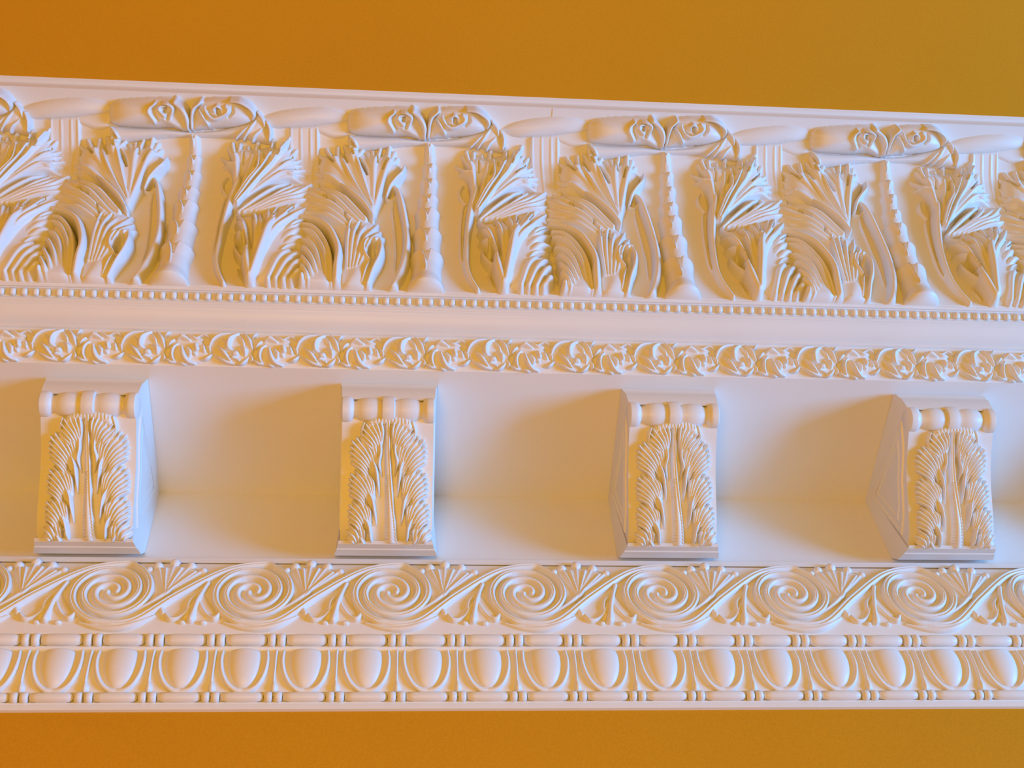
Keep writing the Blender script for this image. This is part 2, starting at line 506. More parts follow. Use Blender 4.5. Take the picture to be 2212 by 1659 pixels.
def leaf_right():
    stalk = Relief(LB)
    stalk.stroke([(1032,633),(1014,605),(1007,577),(1008,530),(1012,495),(1018,462),(1026,428),(1026,408)], [5,6,7,7,8,9,9,5], [7,9,10,11,12,12,12,9], [1,2,3,4,6,8,8,6])
    stalk.stroke([(1010,596),(996,566),(994,530),(995,495),(999,458),(1004,446)], [2,3,3,3,3,2], [4,5,5,5,5,4])
    stalk.stroke([(1006,446),(994,432),(993,418),(1001,406)], [2,3.5,3.5,2], [6,8,8,6])
    stalk.stroke([(1054,599),(1058,612),(1064,624)], [2,2.5,2], [4,5,4])
    up = Relief(LB)
    up.body([(1022,478),(1018,440),(1024,405),(1006,360),(1022,342),(1058,343),(1092,340),(1120,340),(1136,358),(1146,382),(1148,408),(1120,424),(1080,444),(1045,478)], 15, 40)
    R_ = (1027, 474)
    up.sublobe(R_, (1020,396), [(985,362),(992,382)], w=(8,8,6), tw=(5,5,3))
    up.sublobe(R_, (1020,392), [(1000,340),(1007,330),(1023,331)], w=(8,9,7))
    up.sublobe(R_, (1047,398), [(1040,338),(1060,329),(1068,344)], w=(7,8,7))
    up.sublobe(R_, (1078,386), [(1078,342),(1093,323),(1102,344)], w=(6,8,7))
    up.sublobe(R_, (1098,382), [(1112,330),(1126,318),(1130,342)], w=(6,8,7))
    up.sublobe(R_, (1110,396), [(1140,345),(1148,368),(1150,380)], w=(6,8,8))
    up.sublobe(R_, (1110,410), [(1158,390),(1158,402),(1154,416)], w=(6,8,8))
    for pts in ([(1028,474),(1053,430),(1074,397),(1088,360),(1092,332)], [(1032,476),(1077,413),(1094,388),(1108,352),(1122,326)], [(1026,470),(1047,430),(1064,404),(1066,380),(1064,350)]):
        up.stroke(pts, [4,4.5,4,2], [7,8,7,4], [12,14,14,11], p=.8)
    for c in ([(1063,372),(1058,393)], [(1091,344),(1088,356)], [(1032,352),(1034,385)], [(1074,352),(1075,372)], [(1108,350),(1102,366)], [(1134,362),(1112,388)], [(1140,392),(1118,400)]):
        up.stroke(c, [1.5,4,2], [8,15,9], op='sub', p=.8)
    up.stroke([(1007,417),(1009,425),(1008,436)], [4,6,4], [10,22,10], op='sub')
    mid = Relief(LB)
    mid.body([(1036,492),(1075,456),(1100,440),(1136,424),(1178,422),(1182,452),(1180,480),(1130,470),(1080,480)], 12, 40)
    for pts in ([(1036,488),(1075,460),(1106,438),(1124,424)], [(1046,488),(1095,464),(1120,446),(1138,427)], [(1056,486),(1103,464),(1135,448),(1160,428)],
                [(1060,486),(1103,468),(1145,452),(1177,424)], [(1070,486),(1120,468),(1150,458),(1178,440)], [(1080,486),(1130,472),(1160,466),(1180,456)]):
        mid.stroke(pts, [5,6.5,6.5,4], [6,7,7,5], [6,9,8,3], p=.7)
    for c in ([(1098,452),(1116,436)], [(1090,444),(1098,440)]):
        mid.stroke(c, [1.5,4,2], [8,12,8], op='sub')
    low = Relief(LB); low.xr = (0, 1187)
    low.body([(1082,632),(1064,585),(1050,545),(1034,508),(1036,492),(1068,486),(1095,474),(1143,464),(1178,470),(1186,500),(1184,530),(1192,548),(1186,590),(1197,632),(1130,634)], 15, 60)
    fingers = ([(1087,628),(1066,566),(1054,525),(1034,490)], [(1082,600),(1060,545),(1048,523),(1034,511)], [(1080,610),(1064,560),(1050,545),(1037,535)],
               [(1090,620),(1082,542),(1074,510),(1068,489)], [(1092,610),(1092,545),(1088,515),(1081,485)], [(1096,610),(1104,540),(1102,508),(1095,475)],
               [(1096,612),(1109,535),(1113,505),(1112,470)], [(1094,619),(1104,560),(1116,520),(1125,476)], [(1094,622),(1106,545),(1127,506),(1143,463)],
               [(1096,624),(1110,545),(1138,500),(1160,463)], [(1098,624),(1116,548),(1150,508),(1178,474)])
    for pts in fingers:
        low.stroke(pts, [5,6.5,7,4], [6,7,7,5], [10,16,13,4], p=.7)
    for pts in ([(1140,540),(1160,518),(1186,500)], [(1136,556),(1158,536),(1186,520)], [(1146,562),(1164,550),(1192,543)]):
        low.stroke(pts, [7,9,6], [4,6,5], [11,11,3], p=.6)
    low.stroke([(1086,630),(1074,600),(1071,580)], [9,10,6], [8,9,6], [10,13,15])
    low.stroke([(1090,628),(1101,577),(1107,542),(1116,520)], [8,10,9,5], [8,10,9,5], [11,17,19,19])
    for pts in ([(1124,632),(1138,598),(1152,580),(1172,564)], [(1140,632),(1156,604),(1172,586),(1190,576)], [(1156,634),(1172,612),(1184,600),(1194,596)], [(1172,634),(1186,622),(1197,616)]):
        low.stroke(pts, [5.5,7.5,7.5,5], [4,6,6,4], [9,12,10,3], p=.6)
    low.stroke([(1142,579),(1152,568),(1168,560),(1184,558)], [2,3,3,2], [4,4,4,3], [13,12,9,4])
    low.stroke([(1040,556),(1043,570),(1054,585),(1066,596)], [2.5,3.5,3.5,3], [8,9,9,8], [4,5,6,8])
    low.stroke([(1056,548),(1060,562),(1067,576)], [3,6,4], [14,22,14], op='sub')
    for c in ([(1085,498),(1092,519)], [(1066,500),(1074,522)], [(1118,482),(1112,510)], [(1150,482),(1140,500)], [(1180,506),(1155,525)], [(1172,566),(1160,575)]):
        low.stroke(c, [1.5,3,1.5], [5,9,5], op='sub')
    return stalk, [up, mid, low]

def leaf_left():
    stalk = Relief(LB)
    stalk.stroke([(845,636),(862,608),(874,576),(879,535),(875,490),(867,450),(860,428),(852,416)], [9,10,10,9,8,8,6,4], [10,12,13,13,12,12,10,8], [1,2,3,3,4,5,6,6])
    stalk.stroke([(852,590),(855,550),(852,500),(848,462),(850,440)], [2,3,3,3,2], [4,5,5,5,4])
    stalk.stroke([(835,437),(843,418),(856,403),(868,390),(874,368)], [3,5,5.5,5.5,3], [8,10,11,11,7], [6,8,10,10,7])
    stalk.stroke([(860,428),(848,440),(838,440)], [3,3,3], [6,6,6], [3,3,3])
    up = Relief(LB)
    up.body([(806,484),(770,450),(720,425),(692,408),(688,372),(700,340),(730,338),(756,322),(772,324),(806,346),(842,334),(856,354),(868,378),(838,425),(826,450)], 15, 46)
    R_ = (806, 474)
    up.sublobe(R_, (728,408), [(684,380),(684,396),(690,362)], w=(7,10,9))
    up.sublobe(R_, (734,376), [(692,340),(706,324),(730,321),(738,336)], w=(7,11,9))
    up.sublobe(R_, (766,362), [(746,318),(756,303),(771,308),(784,326)], w=(7,11,9))
    up.sublobe(R_, (808,376), [(796,334),(806,330),(822,324),(832,338)], w=(7,11,9))
    up.sublobe(R_, (832,386), [(842,315),(852,332),(858,346)], w=(7,9,8))
    for pts in ([(804,470),(770,420),(752,384),(740,350)], [(806,466),(788,415),(776,370),(764,325)]):
        up.stroke(pts, [4,5,5,3], [6,7,7,4], [10,12,12,9], p=.8)
    for c in ([(777,348),(786,372),(794,394)], [(741,332),(752,364)], [(838,346),(828,380)], [(816,342),(816,362)], [(708,342),(722,362)], [(760,322),(764,340)]):
        up.stroke(c, [1.5,4,2.4], [8,16,9], op='sub')
    mid = Relief(LB)
    mid.body([(652,420),(692,410),(730,425),(765,445),(800,485),(815,495),(830,526),(822,560),(816,600),(790,632),(735,634),(728,560),(712,520),(680,496),(650,480)], 15, 54)
    for pts in ([(790,490),(745,450),(715,432),(692,414)], [(780,500),(730,455),(700,438),(668,414)], [(775,505),(720,465),(690,450),(654,424)], [(770,515),(718,480),(690,466),(650,444)], [(765,520),(715,492),(688,480),(648,466)],
                [(750,600),(752,540),(758,500),(770,466)], [(756,600),(762,545),(770,510),(783,477)], [(762,600),(774,545),(784,518),(797,491)], [(768,600),(786,550),(800,525),(816,496)], [(776,596),(800,550),(812,532),(822,512)], [(790,570),(808,548),(818,538),(829,526)]):
        mid.stroke(pts, [5,7,7,4], [6,7.5,7,5], [9,13,10,3], p=.7)
    mid.stroke([(738,420),(757,436),(787,464),(806,488)], [4,6,6,3], [7,9,9,6], [12,13,13,12])
    mid.stroke([(650,482),(687,499),(713,521),(728,554),(732,577),(729,600),(726,630)], [5,8,9.5,10,10,10,9], [8,12,14,14,14,13,10], [6,8,9,10,10,9,5])
    mid.stroke([(808,538),(794,546),(787,560),(788,574),(798,584)], [3,4,4,4,3], [7,9,9,9,7], [10,12,12,12,10])
    mid.stroke([(820,540),(824,562),(818,584),(806,604),(792,632)], [5,6.5,6.5,6,6], [8,10,10,10,8], [10,11,10,7,3])
    mid.stroke([(798,590),(790,604),(782,624)], [2,3,3], [5,6,5], [12,10,6])
    mid.stroke([(806,548),(803,563),(801,577)], [4,8,4], [16,26,16], op='sub')
    for c in ([(722,430),(745,446)], [(744,478),(752,500)], [(760,500),(757,520)], [(780,500),(772,525)], [(700,440),(724,456)]):
        mid.stroke(c, [1.5,3.5,2], [8,13,8], op='sub')
    low = Relief(LB); low.xr = (653, 2000)
    low.body([(646,512),(668,514),(692,532),(706,562),(714,600),(716,634),(650,634),(640,590)], 14, 24)
    for pts in ([(646,500),(676,512),(700,540),(714,580),(716,630)], [(650,512),(672,522),(690,545),(703,575),(708,628)], [(644,536),(668,546),(686,574),(700,628)], [(642,556),(660,562),(678,590),(690,628)], [(641,572),(656,584),(670,604),(680,630)], [(640,592),(652,602),(664,618),(668,632)], [(640,612),(650,622),(654,634)]):
        low.stroke(pts, [4,6,6,6,4], [6,8,9,9,6], [8,11,11,10,5], p=.7)
    return stalk, [up, mid, low]

def palm_stem():
    rows = [(306, 9.5, 927.5), (358, 15, 929), (394, 17.5, 928.5), (432, 20.5, 925.5), (464, 24.5, 923.5), (511, 28.5, 922.5), (562, 32, 922), (636, 38, 919)]
    core = Relief(LB)
    core.stroke([(r[2], r[0] + 4) for r in rows[:-1]] + [(919, 622)], [r[1] * .80 for r in rows], [r[1] * .62 for r in rows], p=.5)
    pieces = []
    for n, ((ya, wa, xa), (yb, wb, xb)) in enumerate(zip(rows[:-1], rows[1:])):
        q = Relief(LB)
        A, B = LB.ab([(xa, ya), (xb, yb)])
        last = n == len(rows) - 2
        def cup(AA, BB, A=A, B=B, wa=wa, wb=wb, last=last):
            v0 = (BB - A[1]) / (B[1] - A[1])
            x = A[0] + (B[0] - A[0]) * np.clip(v0, 0, 1)
            d0 = (AA - x) / wa
            v = (BB - A[1] - np.sign(B[1] - A[1]) * (4.5 * d0 * d0 - 2)) / (B[1] - A[1])
            vc = np.clip(v, 0, 1)
            if last: w = np.interp(vc, [0, .1, .35, .7, .9, 1], [wa * 1.13, wa * 1.10, wa * .95, wa * .98, wb * .98, wb])
            else: w = np.interp(vc, [0, .10, .4, 1], [wa * 1.15, wa * 1.12, (wa + wb) * .47, wb * .86])
            d = (AA - x) / w
            h = w * .86 * np.clip(1 - d * d, 0, 1) ** .5
            h = np.where(np.abs(d) < 1, h, -(np.abs(d) - 1) * w * 2)
            h = np.where(v < .06, h - (.06 - v) * abs(B[1] - A[1]) * 2.5, h)          # rounded upper rim
            return np.where((v < -.06) | (v > 1.06), -3.0, h)
        q.func([(xa - 60, ya - 12), (xb + 60, yb + 12)], cup)
        xm, hh = xa - wa * .10, yb - ya
        q.stroke([(xm, ya - 2), (xm, ya + 6), (xm + 1, ya + hh * .34)], [wa * .36, wa * .24, wa * .06], [7, 6, 3], op='sub')
        q.stroke([(xm - wa * .30, ya + 6), (xm - wa * .08, ya + hh * .32), (xm, ya + hh * .62)], [1.6, 2.4, 1.4], [5, 5, 3], op='add')
        pieces.append(q)
    return core, pieces

def volutes():
    L = Relief(LB)
    L.dome([(752,246),(775,234),(850,229),(893,232),(912,258),(918,302),(880,296),(830,296),(762,290),(750,270)], 25, .46)
    L.stroke([(893,236),(908,256),(916,280),(917,300)], [5,7,6,3], [6,8,8,5], [18,20,18,12])
    L.stroke([(852,238),(842,252),(840,268),(850,288)], [3.5,5,5,3.5], [6,7,7,5], [21,22,22,18])
    L.stroke([(868,238),(880,240),(889,254),(882,284)], [3,4.2,4.2,3], [5,6,6,4], [21,22,22,18])
    L.stroke([(873,246),(863,247),(862,260),(871,275)], [3,4,4,5], [5,7,7,7], [21,22,22,21])
    L.stroke([(874,252),(872,262)], [3,4], [8,10], op='sub')
    L.stroke([(854,246),(850,266),(857,284)], [2,3,2], [5,7,5], op='sub')
    L.stroke([(884,262),(876,282)], [2,3], [4,6], op='sub')
    R = Relief(LB)
    R.dome([(926,302),(928,262),(944,234),(1000,229),(1034,236),(1054,262),(1052,284),(1020,294),(970,298)], 25, .44)
    R.stroke([(946,235),(933,250),(928,272),(925,298)], [4,5,4.5,3], [7,9,9,5], [17,19,17,12])
    R.stroke([(944,256),(950,274),(960,293)], [3,4.5,3], [5,7,5], [20,21,17])
    R.stroke([(955,245),(958,262),(968,280),(982,280),(998,268),(1003,256),(999,243)], [3,4,5,5,5,5,3.5], [4,6,7,7,7,6,5], [21,22,22,22,22,22,20])
    R.stroke([(975,262),(974,250),(981,243),(988,250)], [3,4,4,3], [5,6,6,5], [21,22,22,21])
    R.stroke([(982,254),(983,266)], [4,5], [9,12], op='sub')
    R.stroke([(966,250),(966,268),(976,276)], [2,3,2], [4,6,4], op='sub')
    R.stroke([(1008,233),(1030,236),(1046,248),(1054,266),(1051,280)], [3,4,5,5,3], [6,8,9,9,6], [16,17,16,14,9])
    R.stroke([(1012,244),(1012,262),(1004,276)], [3,4,3], [4,7,4], op='sub')
    C = Relief(LB)   # calyx that the volutes rest on
    C.body([(752,292),(800,296),(870,298),(918,304),(980,300),(1040,284),(1064,262),(1074,276),(1090,322),(1082,332),(1040,322),(990,318),(925,316),(870,318),(800,326),(765,322)], 13, 20)
    for pts in ([(1062,262),(1072,280),(1076,296)], [(1080,284),(1087,304),(1085,324)], [(1058,282),(1044,302),(1032,322)], [(1046,292),(1030,306),(1016,320)], [(1070,300),(1056,314),(1050,326)], [(756,296),(766,308),(772,320)]):
        C.stroke(pts, [2.5,3.5,2.5], [4,5,4], [10,12,10])
    return L, R, C

def shell_disc():
    D = Relief(LB)
    D.dome([(562,258),(590,244),(640,234),(700,231),(744,240),(757,256),(740,266),(690,272),(640,276),(590,276)], 15, .55)
    Fl = Relief(LB)
    Fl.body([(625,276),(690,272),(690,420),(632,424)], 5, 4, smooth=False)
    for x in (629, 650, 671, 685):
        Fl.stroke([(x, 280), (x + 1, 340), (x + 2, 420)], [3,3.5,3], [2.5,3,2.5], [4,4,4])
    C2 = Relief(LB)
    C2.body([(668,276),(690,270),(752,262),(752,290),(730,300),(700,292)], 5, 10)
    return D, Fl, C2

def build_leaf_band():
    sr, lr = leaf_right(); sl, ll = leaf_left(); ps, rings = palm_stem(); vl, vr, cx = volutes(); dc, fl, c2 = shell_disc()
    g = 1.8
    M = dict(sr=sr.build('stalk', g, limit=(220, 631), hs=1.7), sl=sl.build('stalk', g, limit=(220, 631), hs=1.7), lr=[q.build('lobe', g, limit=(220, 631), hs=2.0) for q in lr], ll=[q.build('lobe', g, limit=(220, 631), hs=2.0) for q in ll],
             ps=ps.build('palm_stem', 2.2, limit=(220, 631)), rings=[q.build('joint', g, limit=(220, 631), hs=1.25) for q in rings], vl=vl.build('volute', g, hs=1.5), vr=vr.build('volute', g, hs=1.5), cx=cx.build('calyx', g, hs=1.5),
             dc=dc.build('cushion', 2.2), fl=fl.build('fluting', 2.0), c2=c2.build('cushion_bracket', 2.4))
    for i in range(-2, 6):
        L = (leaf_dx(i), 0, 0)
        a = add('acanthus_leaf', M['sl'], leaf_band, L)
        for m in M['ll']: add('lobe', m, a)
        a = add('acanthus_leaf', M['sr'], leaf_band, L)
        for m in M['lr']: add('lobe', m, a)
        a = add('palm_stem', M['ps'], leaf_band, L)
        for m in M['rings']: add('joint', m, a)
        a = add('calyx', M['cx'], leaf_band, L)
        add('volute', M['vl'], a); add('volute', M['vr'], a)
        a = add('fluting', M['fl'], leaf_band, L)
        add('cushion', M['dc'], a); add('bell_edge', M['c2'], a)
build_leaf_band()

# ------------------------------------------------------------------ bead row
BB_ = Band(np.vstack([bead_top, fas_top]), (900, 652))
bead_mould = thing('bead_moulding', 'thin row of small white beads below the acanthus leaf band', 'moulding')
groove = np.vstack([[leaf_bot + [-.002, .002]], arc(leaf_bot, bead_top, .35, 7), [bead_top + (fas_top - bead_top) * .06], [bead_top + (fas_top - bead_top) * .12 + np.array([.002, .0013])],
                    [bead_top + (fas_top - bead_top) * .86 + np.array([.002, .0013])], [bead_top + (fas_top - bead_top) * .94], [fas_top], [fas_top + [.003, -.001]]])
add('backing', prism('backing', groove, XL, XR, PLASTER), bead_mould)
def bead_mesh(name, band, cx, cy, ra, rb, hh, seg=14, rings=6, p=2.6, sink=3.0):
    c = band.ab([(cx, cy)])[0]
    V = []; 
    for j in range(rings + 1):
        ph = j / rings * math.pi / 2
        for k in range(seg):
            th = 2 * math.pi * k / seg
            ct, st = math.cos(th), math.sin(th)
            sq = (abs(ct) ** p + abs(st) ** p) ** (-1 / p)
            V.append((c[0] + ra * math.cos(ph) * ct * sq, c[1] + rb * math.cos(ph) * st * sq, hh * math.sin(ph) - (sink if j == 0 else 0)))
    V = np.array(V)
    P = band.pos(V[:, 0], V[:, 1], V[:, 2])
    F = []
    for j in range(rings):
        for k in range(seg):
            F.append((j * seg + k, j * seg + (k + 1) % seg, (j + 1) * seg + (k + 1) % seg, (j + 1) * seg + k))
    return mesh_from(name, to_world(P), F, PLASTER)
bm_ = bead_mesh('bead', BB_, 905, 652, 7.4, 8.2, 6.5, p=3.6)
P_BEAD = P_LEAF / 23.0
for i in range(-48, 72):
    add('bead', bm_, bead_mould, (i * P_BEAD * UNIT, 0, 0))

# ------------------------------------------------------------------ flower band
FB = Band(arc(flo_top, sof_edge, .06, 10), (900, 765))
flower_mould = thing('flower_moulding', 'narrow white band of curling leaves and rosettes above the bracket soffit', 'moulding')
fl_pts = np.vstack([[flo_top + [-.001, .002]], arc(flo_top, sof_edge, .06, 10), [sof_edge + [.003, .001]]])
add('backing', prism('backing', fl_pts, XL, XR, PLASTER), flower_mould)
def flower_parts():
    # traced at the left end of the picture, at rosettes centred 128,756 and 217,758
    A = Relief(FB)
    for pts, w, h in (([(70,745),(80,729),(97,719),(120,715)], [3,5,5,3], [6,9,9,6]), ([(138,716),(118,728),(113,744),(121,750)], [3,6,7,4], [7,12,13,8]),
                      ([(90,743),(104,757),(118,774)], [3,6,3], [7,12,7]), ([(88,764),(105,774),(124,779)], [3,5,3], [6,9,6]),
                      ([(142,744),(150,752),(149,762)], [4,6.5,3], [8,12,7]), ([(132,780),(144,777),(157,766)], [3,5,3], [6,9,6]),
                      ([(150,716),(160,730),(166,749)], [3,5,3], [6,9,6]), ([(126,758),(130,758)], [8,8], [11,11]), ([(136,772),(120,766)], [4,4], [9,9]), ([(170,722),(176,716)], [4,3], [7,6]), ([(100,727),(110,736),(113,746)], [2,4,2], [6,9,6]), ([(138,722),(146,732),(148,742)], [2,4,2], [6,8,6]), ([(160,757),(165,768),(162,776)], [2,4,2], [5,7,5])):
        A.stroke(pts, w, h)
    A.body([(70,748),(90,722),(130,712),(160,726),(168,752),(158,776),(120,782),(88,770)], 4, 10)
    B = Relief(FB)
    for pts, w, h in (([(194,741),(184,752),(182,766),(187,779)], [3,5,5,3], [7,10,10,6]), ([(168,772),(178,778),(190,780)], [3,4,2], [6,8,5]),
                      ([(203,748),(207,765),(216,777),(230,783)], [4,7,6,3], [9,13,11,6]), ([(194,732),(205,728),(221,734)], [3,7,4], [8,13,8]),
                      ([(216,722),(232,730),(248,733)], [3,5,3], [6,9,6]), ([(234,745),(236,752)], [6,6.5], [11,12]), ([(229,760),(233,763)], [4,4.5], [9,9]),
                      ([(246,774),(258,771),(268,763)], [3,5,3], [6,9,5]), ([(216,750),(222,760),(220,768)], [4,6,4], [9,10,8]), ([(250,745),(252,756)], [3,5], [7,8]), ([(172,748),(180,738),(190,731)], [2,4,3], [5,8,6]), ([(238,726),(252,722),(264,728)], [2,4,2], [5,7,5]), ([(196,774),(204,782),(212,784)], [2,4,2], [5,7,5]), ([(258,744),(264,752),(264,760)], [2,4,2], [5,7,5])):
        B.stroke(pts, w, h)
    B.body([(168,776),(184,740),(200,722),(232,724),(254,742),(262,766),(230,784),(190,784)], 4, 10)
    return A.build('rosette', 1.5, hs=1.5), B.build('leaf_curl', 1.5, hs=1.5)
ma, mb = flower_parts()
P_FLO = P_LEAF / 3.0
for i in range(-2, 17):
    add('rosette', ma, flower_mould, (i * P_FLO * UNIT, 0, 0))
    add('leaf_curl', mb, flower_mould, (i * P_FLO * UNIT, 0, 0))

# ------------------------------------------------------------------ brackets
BX0, BP, BW = -.3932, .3677, .1233
chord = brk_foot - brk_top; CL = np.linalg.norm(chord); ce = chord / CL
cn = np.array([ce[1], -ce[0]])
if cn @ (-brk_top) < 0: cn = -cn
def cpt(t, o): return brk_top + ce * (t * CL) + cn * o
def rect_loft(name, rows, back, hwb):
    """rows: (t, offset, half width): closed solid whose front follows the rows and whose back runs over the YZ points back"""
    V = []
    for t, o, hw in rows:
        p = cpt(t, o); V += [(-hw, p[0], p[1]), (hw, p[0], p[1])]
    for p in back: V += [(-hwb, p[0], p[1]), (hwb, p[0], p[1])]
    n = len(V) // 2
    F = [(2 * i, 2 * i + 1, 2 * ((i + 1) % n) + 1, 2 * ((i + 1) % n)) for i in range(n)]
    F.append(tuple(2 * i for i in range(n))); F.append(tuple(2 * i + 1 for i in range(n))[::-1])
    return mesh_from(name, to_world(V), F, PLASTER, True, 30)
HB = BW / 2
face = [(.0, .000), (.06, .020), (.115, .030), (.16, .038), (.22, .041), (.30, .038), (.40, .0345), (.52, .034), (.64, .037), (.76, .0405), (.86, .040), (.93, .034), (1.0, .004)]
FACE = Band(catmull(np.array([cpt(t, o) for t, o in face[1:-1]]), .004), (835, 1030))
XB = BX0 + BP            # the traced bracket
def bracket_meshes():
    M = {}
    hb = HB * .93
    rows = [(t, o, hb) for t, o in catmull(np.array(face[1:-1]), .03)]
    M['body'] = rect_loft('body', rows, [(1.0, BZ), corner, (SO, HC)], hb)
    # abacus and foot: stepped, flaring towards soffit and frieze
    ab = [(.0, .0006, HB), (.0, .010, HB), (.014, .0145, HB * .99), (.022, .0165, HB * .97), (.030, .0235, HB * .965), (.075, .036, HB * .95), (.098, .041, HB * .945), (.104, .036, HB * .93), (.104, .026, HB * .925)]
    M['abacus'] = rect_loft('abacus', ab, [(1.0, HC - .020), corner], HB * .97)
    ft = [(.905, .034, HB * .925), (.906, .044, HB * .945), (.926, .043, HB * .96), (.944, .038, HB * .975), (.953, .035, HB * .985), (.962, .0345, HB * 1.0), (.980, .029, HB * 1.03), (1.0, .0235, HB * 1.05), (1.0, .0006, HB * 1.05)]
    M['foot'] = rect_loft('foot', ft, [corner, (1.0 - .018, HC)], HB * .97)
    # horizontal roll: lathe about X with bands
    cpos = cpt(.158, .036)
    prof_ = [(-1.03, .0), (-1.03, .75), (-.99, 1.0), (-.88, 1.02), (-.80, .95), (-.745, .70), (-.70, .72), (-.60, .90), (-.42, .98), (-.26, .92), (-.15, .80), (-.125, 1.06), (-.06, 1.10)]
    prof_ = prof_ + [(-x, r) for x, r in prof_[::-1]]
    R = .0165; seg = 20; V = []; F = []
    for x, r in prof_:
        for k in range(seg):
            th = 2 * math.pi * k / seg
            V.append((x * HB * .93, cpos[0] + R * r * math.cos(th), cpos[1] + R * r * math.sin(th)))
    for i in range(len(prof_) - 1):
        for k in range(seg):
            F.append((i * seg + k, (i + 1) * seg + k, (i + 1) * seg + (k + 1) % seg, i * seg + (k + 1) % seg))
    M['roll'] = mesh_from('roll', to_world(V), F, PLASTER, True, 40)
    # leaf on the face, traced in photo pixels on the second bracket then shifted to the bracket's own axis
    def shift(me):
        co = np.empty(len(me.vertices) * 3, np.float32); me.vertices.foreach_get('co', co)
        co = co.reshape(-1, 3); co[:, 0] -= XB * UNIT; me.vertices.foreach_set('co', co.ravel()); me.update()
        return me
    AX = 839.0
    def mir(pts): return [(2 * AX + (y - 1030) * .02 - x, y) for x, y in pts]
    rib = Relief(FACE)
    rib.stroke([(837,912),(837,960),(838,1010),(840,1060),(843,1110),(846,1166)], [5,6,7,9,12,17], [9,10,11,11,11,11], [2,3,3,3,3,2], p=.9)
    rib.stroke([(841,912),(841,960),(843,1010),(846,1060),(850,1110),(856,1166)], [2,2.5,3,3,3,3], [6,6,6,6,6,5], [6,8,9,9,8,6])
    for k in range(24):
        y = 1028 + k * 5.7; w = 5 + (y - 1010) * .075
        rib.stroke([(838 - w, y + 6), (839, y)], [1.0, 1.0], [2.2, 2.2], op='sub')
        rib.stroke([(850, y), (850 + w * .4, y + 6)], [.9, .9], [1.8, 1.8], op='sub')
    for f in ((lambda p: p), mir):
        rib.body(f([(836,915),(800,920),(786,940),(766,960),(768,1010),(764,1040),(766,1085),(762,1110),(762,1166),(838,1166)]), 3.5, 6)
    M['midrib'] = shift(rib.build('midrib', 1.2, limit=(868, 1166), hs=1.3))
    lobes = []
    specs = [([(822,908),(808,908),(794,914),(784,926),(780,946)], [(826,956),(824,964),(822,972),(818,980),(814,986)], 7),
             ([(804,948),(792,940),(776,942),(762,952),(757,972),(760,1000)], [(816,1000),(813,1008),(810,1016),(806,1026),(802,1033),(797,1040)], 9),
             ([(798,1026),(786,1016),(770,1016),(758,1026),(755,1046),(757,1070)], [(809,1068),(806,1076),(804,1084),(801,1092),(797,1099),(791,1106)], 9),
             ([(792,1092),(780,1082),(766,1082),(756,1091),(753,1106),(755,1126)], [(801,1124),(798,1131),(796,1138),(792,1144),(788,1149),(781,1154)], 8),
             ([(780,1138),(768,1130),(757,1134),(751,1144),(752,1160)], [(788,1160),(784,1165),(780,1168),(774,1170),(767,1172)], 5)]
    stems = [[(822,950),(823,975),(819,1000),(826,1030)], [(802,985),(812,1010),(816,1040),(820,1075)], [(793,1058),(804,1080),(809,1105),(814,1135)], [(786,1115),(797,1134),(801,1155),(804,1170)], [(776,1152),(786,1164),(790,1172)]]
    eyes = [[(808,958),(812,972)], [(796,1012),(801,1028)], [(790,1080),(795,1096)], [(786,1132),(790,1144)], None]
    def along(P, k):
        P = np.asarray(P, float); L = np.concatenate([[0], np.cumsum(np.linalg.norm(np.diff(P, axis=0), axis=1))])
        return np.array([np.interp(k * L[-1], L, P[:, 0]), np.interp(k * L[-1], L, P[:, 1])])
    for side in (0, 1):
        f = mir if side else (lambda p: p)
        for (tips, orig, n), stem, eye in zip(specs, stems, eyes):
            q = Relief(FACE)
            q.body(f([tuple(along(tips, k) * .93 + along(orig, k) * .07) for k in (0, .2, .4, .6, .8, 1)] + [tuple(along(orig, k) + [5, 3]) for k in (1, .5, 0)]), 8, 12)
            for j in range(n):
                k = j / (n - 1)
                t, o = along(tips, k), along(orig, k)
                m = (t + o) / 2 + np.array([3, -4])
                q.stroke(f([tuple(o), tuple(m), tuple(t)]), [2.6, 3.8, 3.2], [4, 6.5, 5], [5, 6, 3], p=.7)
            q.stroke(f(stem), [2, 4, 4.5, 2], [6, 9, 10, 5], [4, 5, 3, 1])
            if eye: q.stroke(f(eye), [1.5, 3.2], [6, 10], op='sub')
            lobes.append(shift(q.build('lobe', 1.25, limit=(868, 1166), hs=1.7)))
    M['lobes'] = lobes
    tip = Relief(FACE)
    tip.body([(788,922),(796,908),(820,900),(858,899),(884,904),(894,922),(886,934),(862,922),(838,918),(812,922),(796,934)], 15, 11)
    tip.stroke([(892,912),(897,930),(894,950),(892,962)], [3,3.5,3,2], [9,10,9,6], [3,3,2,1])
    tip.stroke([(787,914),(782,930),(784,950)], [3,3.5,3], [9,10,8], [3,3,2])
    for k in range(12):
        x = 800 + k * 7.4
        tip.stroke([(x, 902), (x, 914)], [1.2, 1.2], [3, 3], op='sub')
    M['leaf_tip'] = shift(tip.build('leaf_tip', 1.2))
    # raised triangular frames on both cheeks
    for sgn, key in ((-1, 'cheek_l'), (1, 'cheek_r')):
        cen = (brk_top + brk_foot + corner) / 3 + cn * .008
        out = [cpt(.12, .026), cpt(.30, .033), cpt(.52, .028), cpt(.74, .033), cpt(.89, .026), corner + np.array([-.010, -.010])]
        def inset(k): return [c + (cen - c) * k for c in out]
        loops = [(inset(.10), hb - .0004), (inset(.12), hb + .0022), (inset(.20), hb + .0026), (inset(.235), hb + .0006), (inset(.34), hb + .0002), (inset(.37), hb + .0018), (inset(.44), hb + .0018), (inset(.47), hb - .0004)]
        V = []; n = len(out)
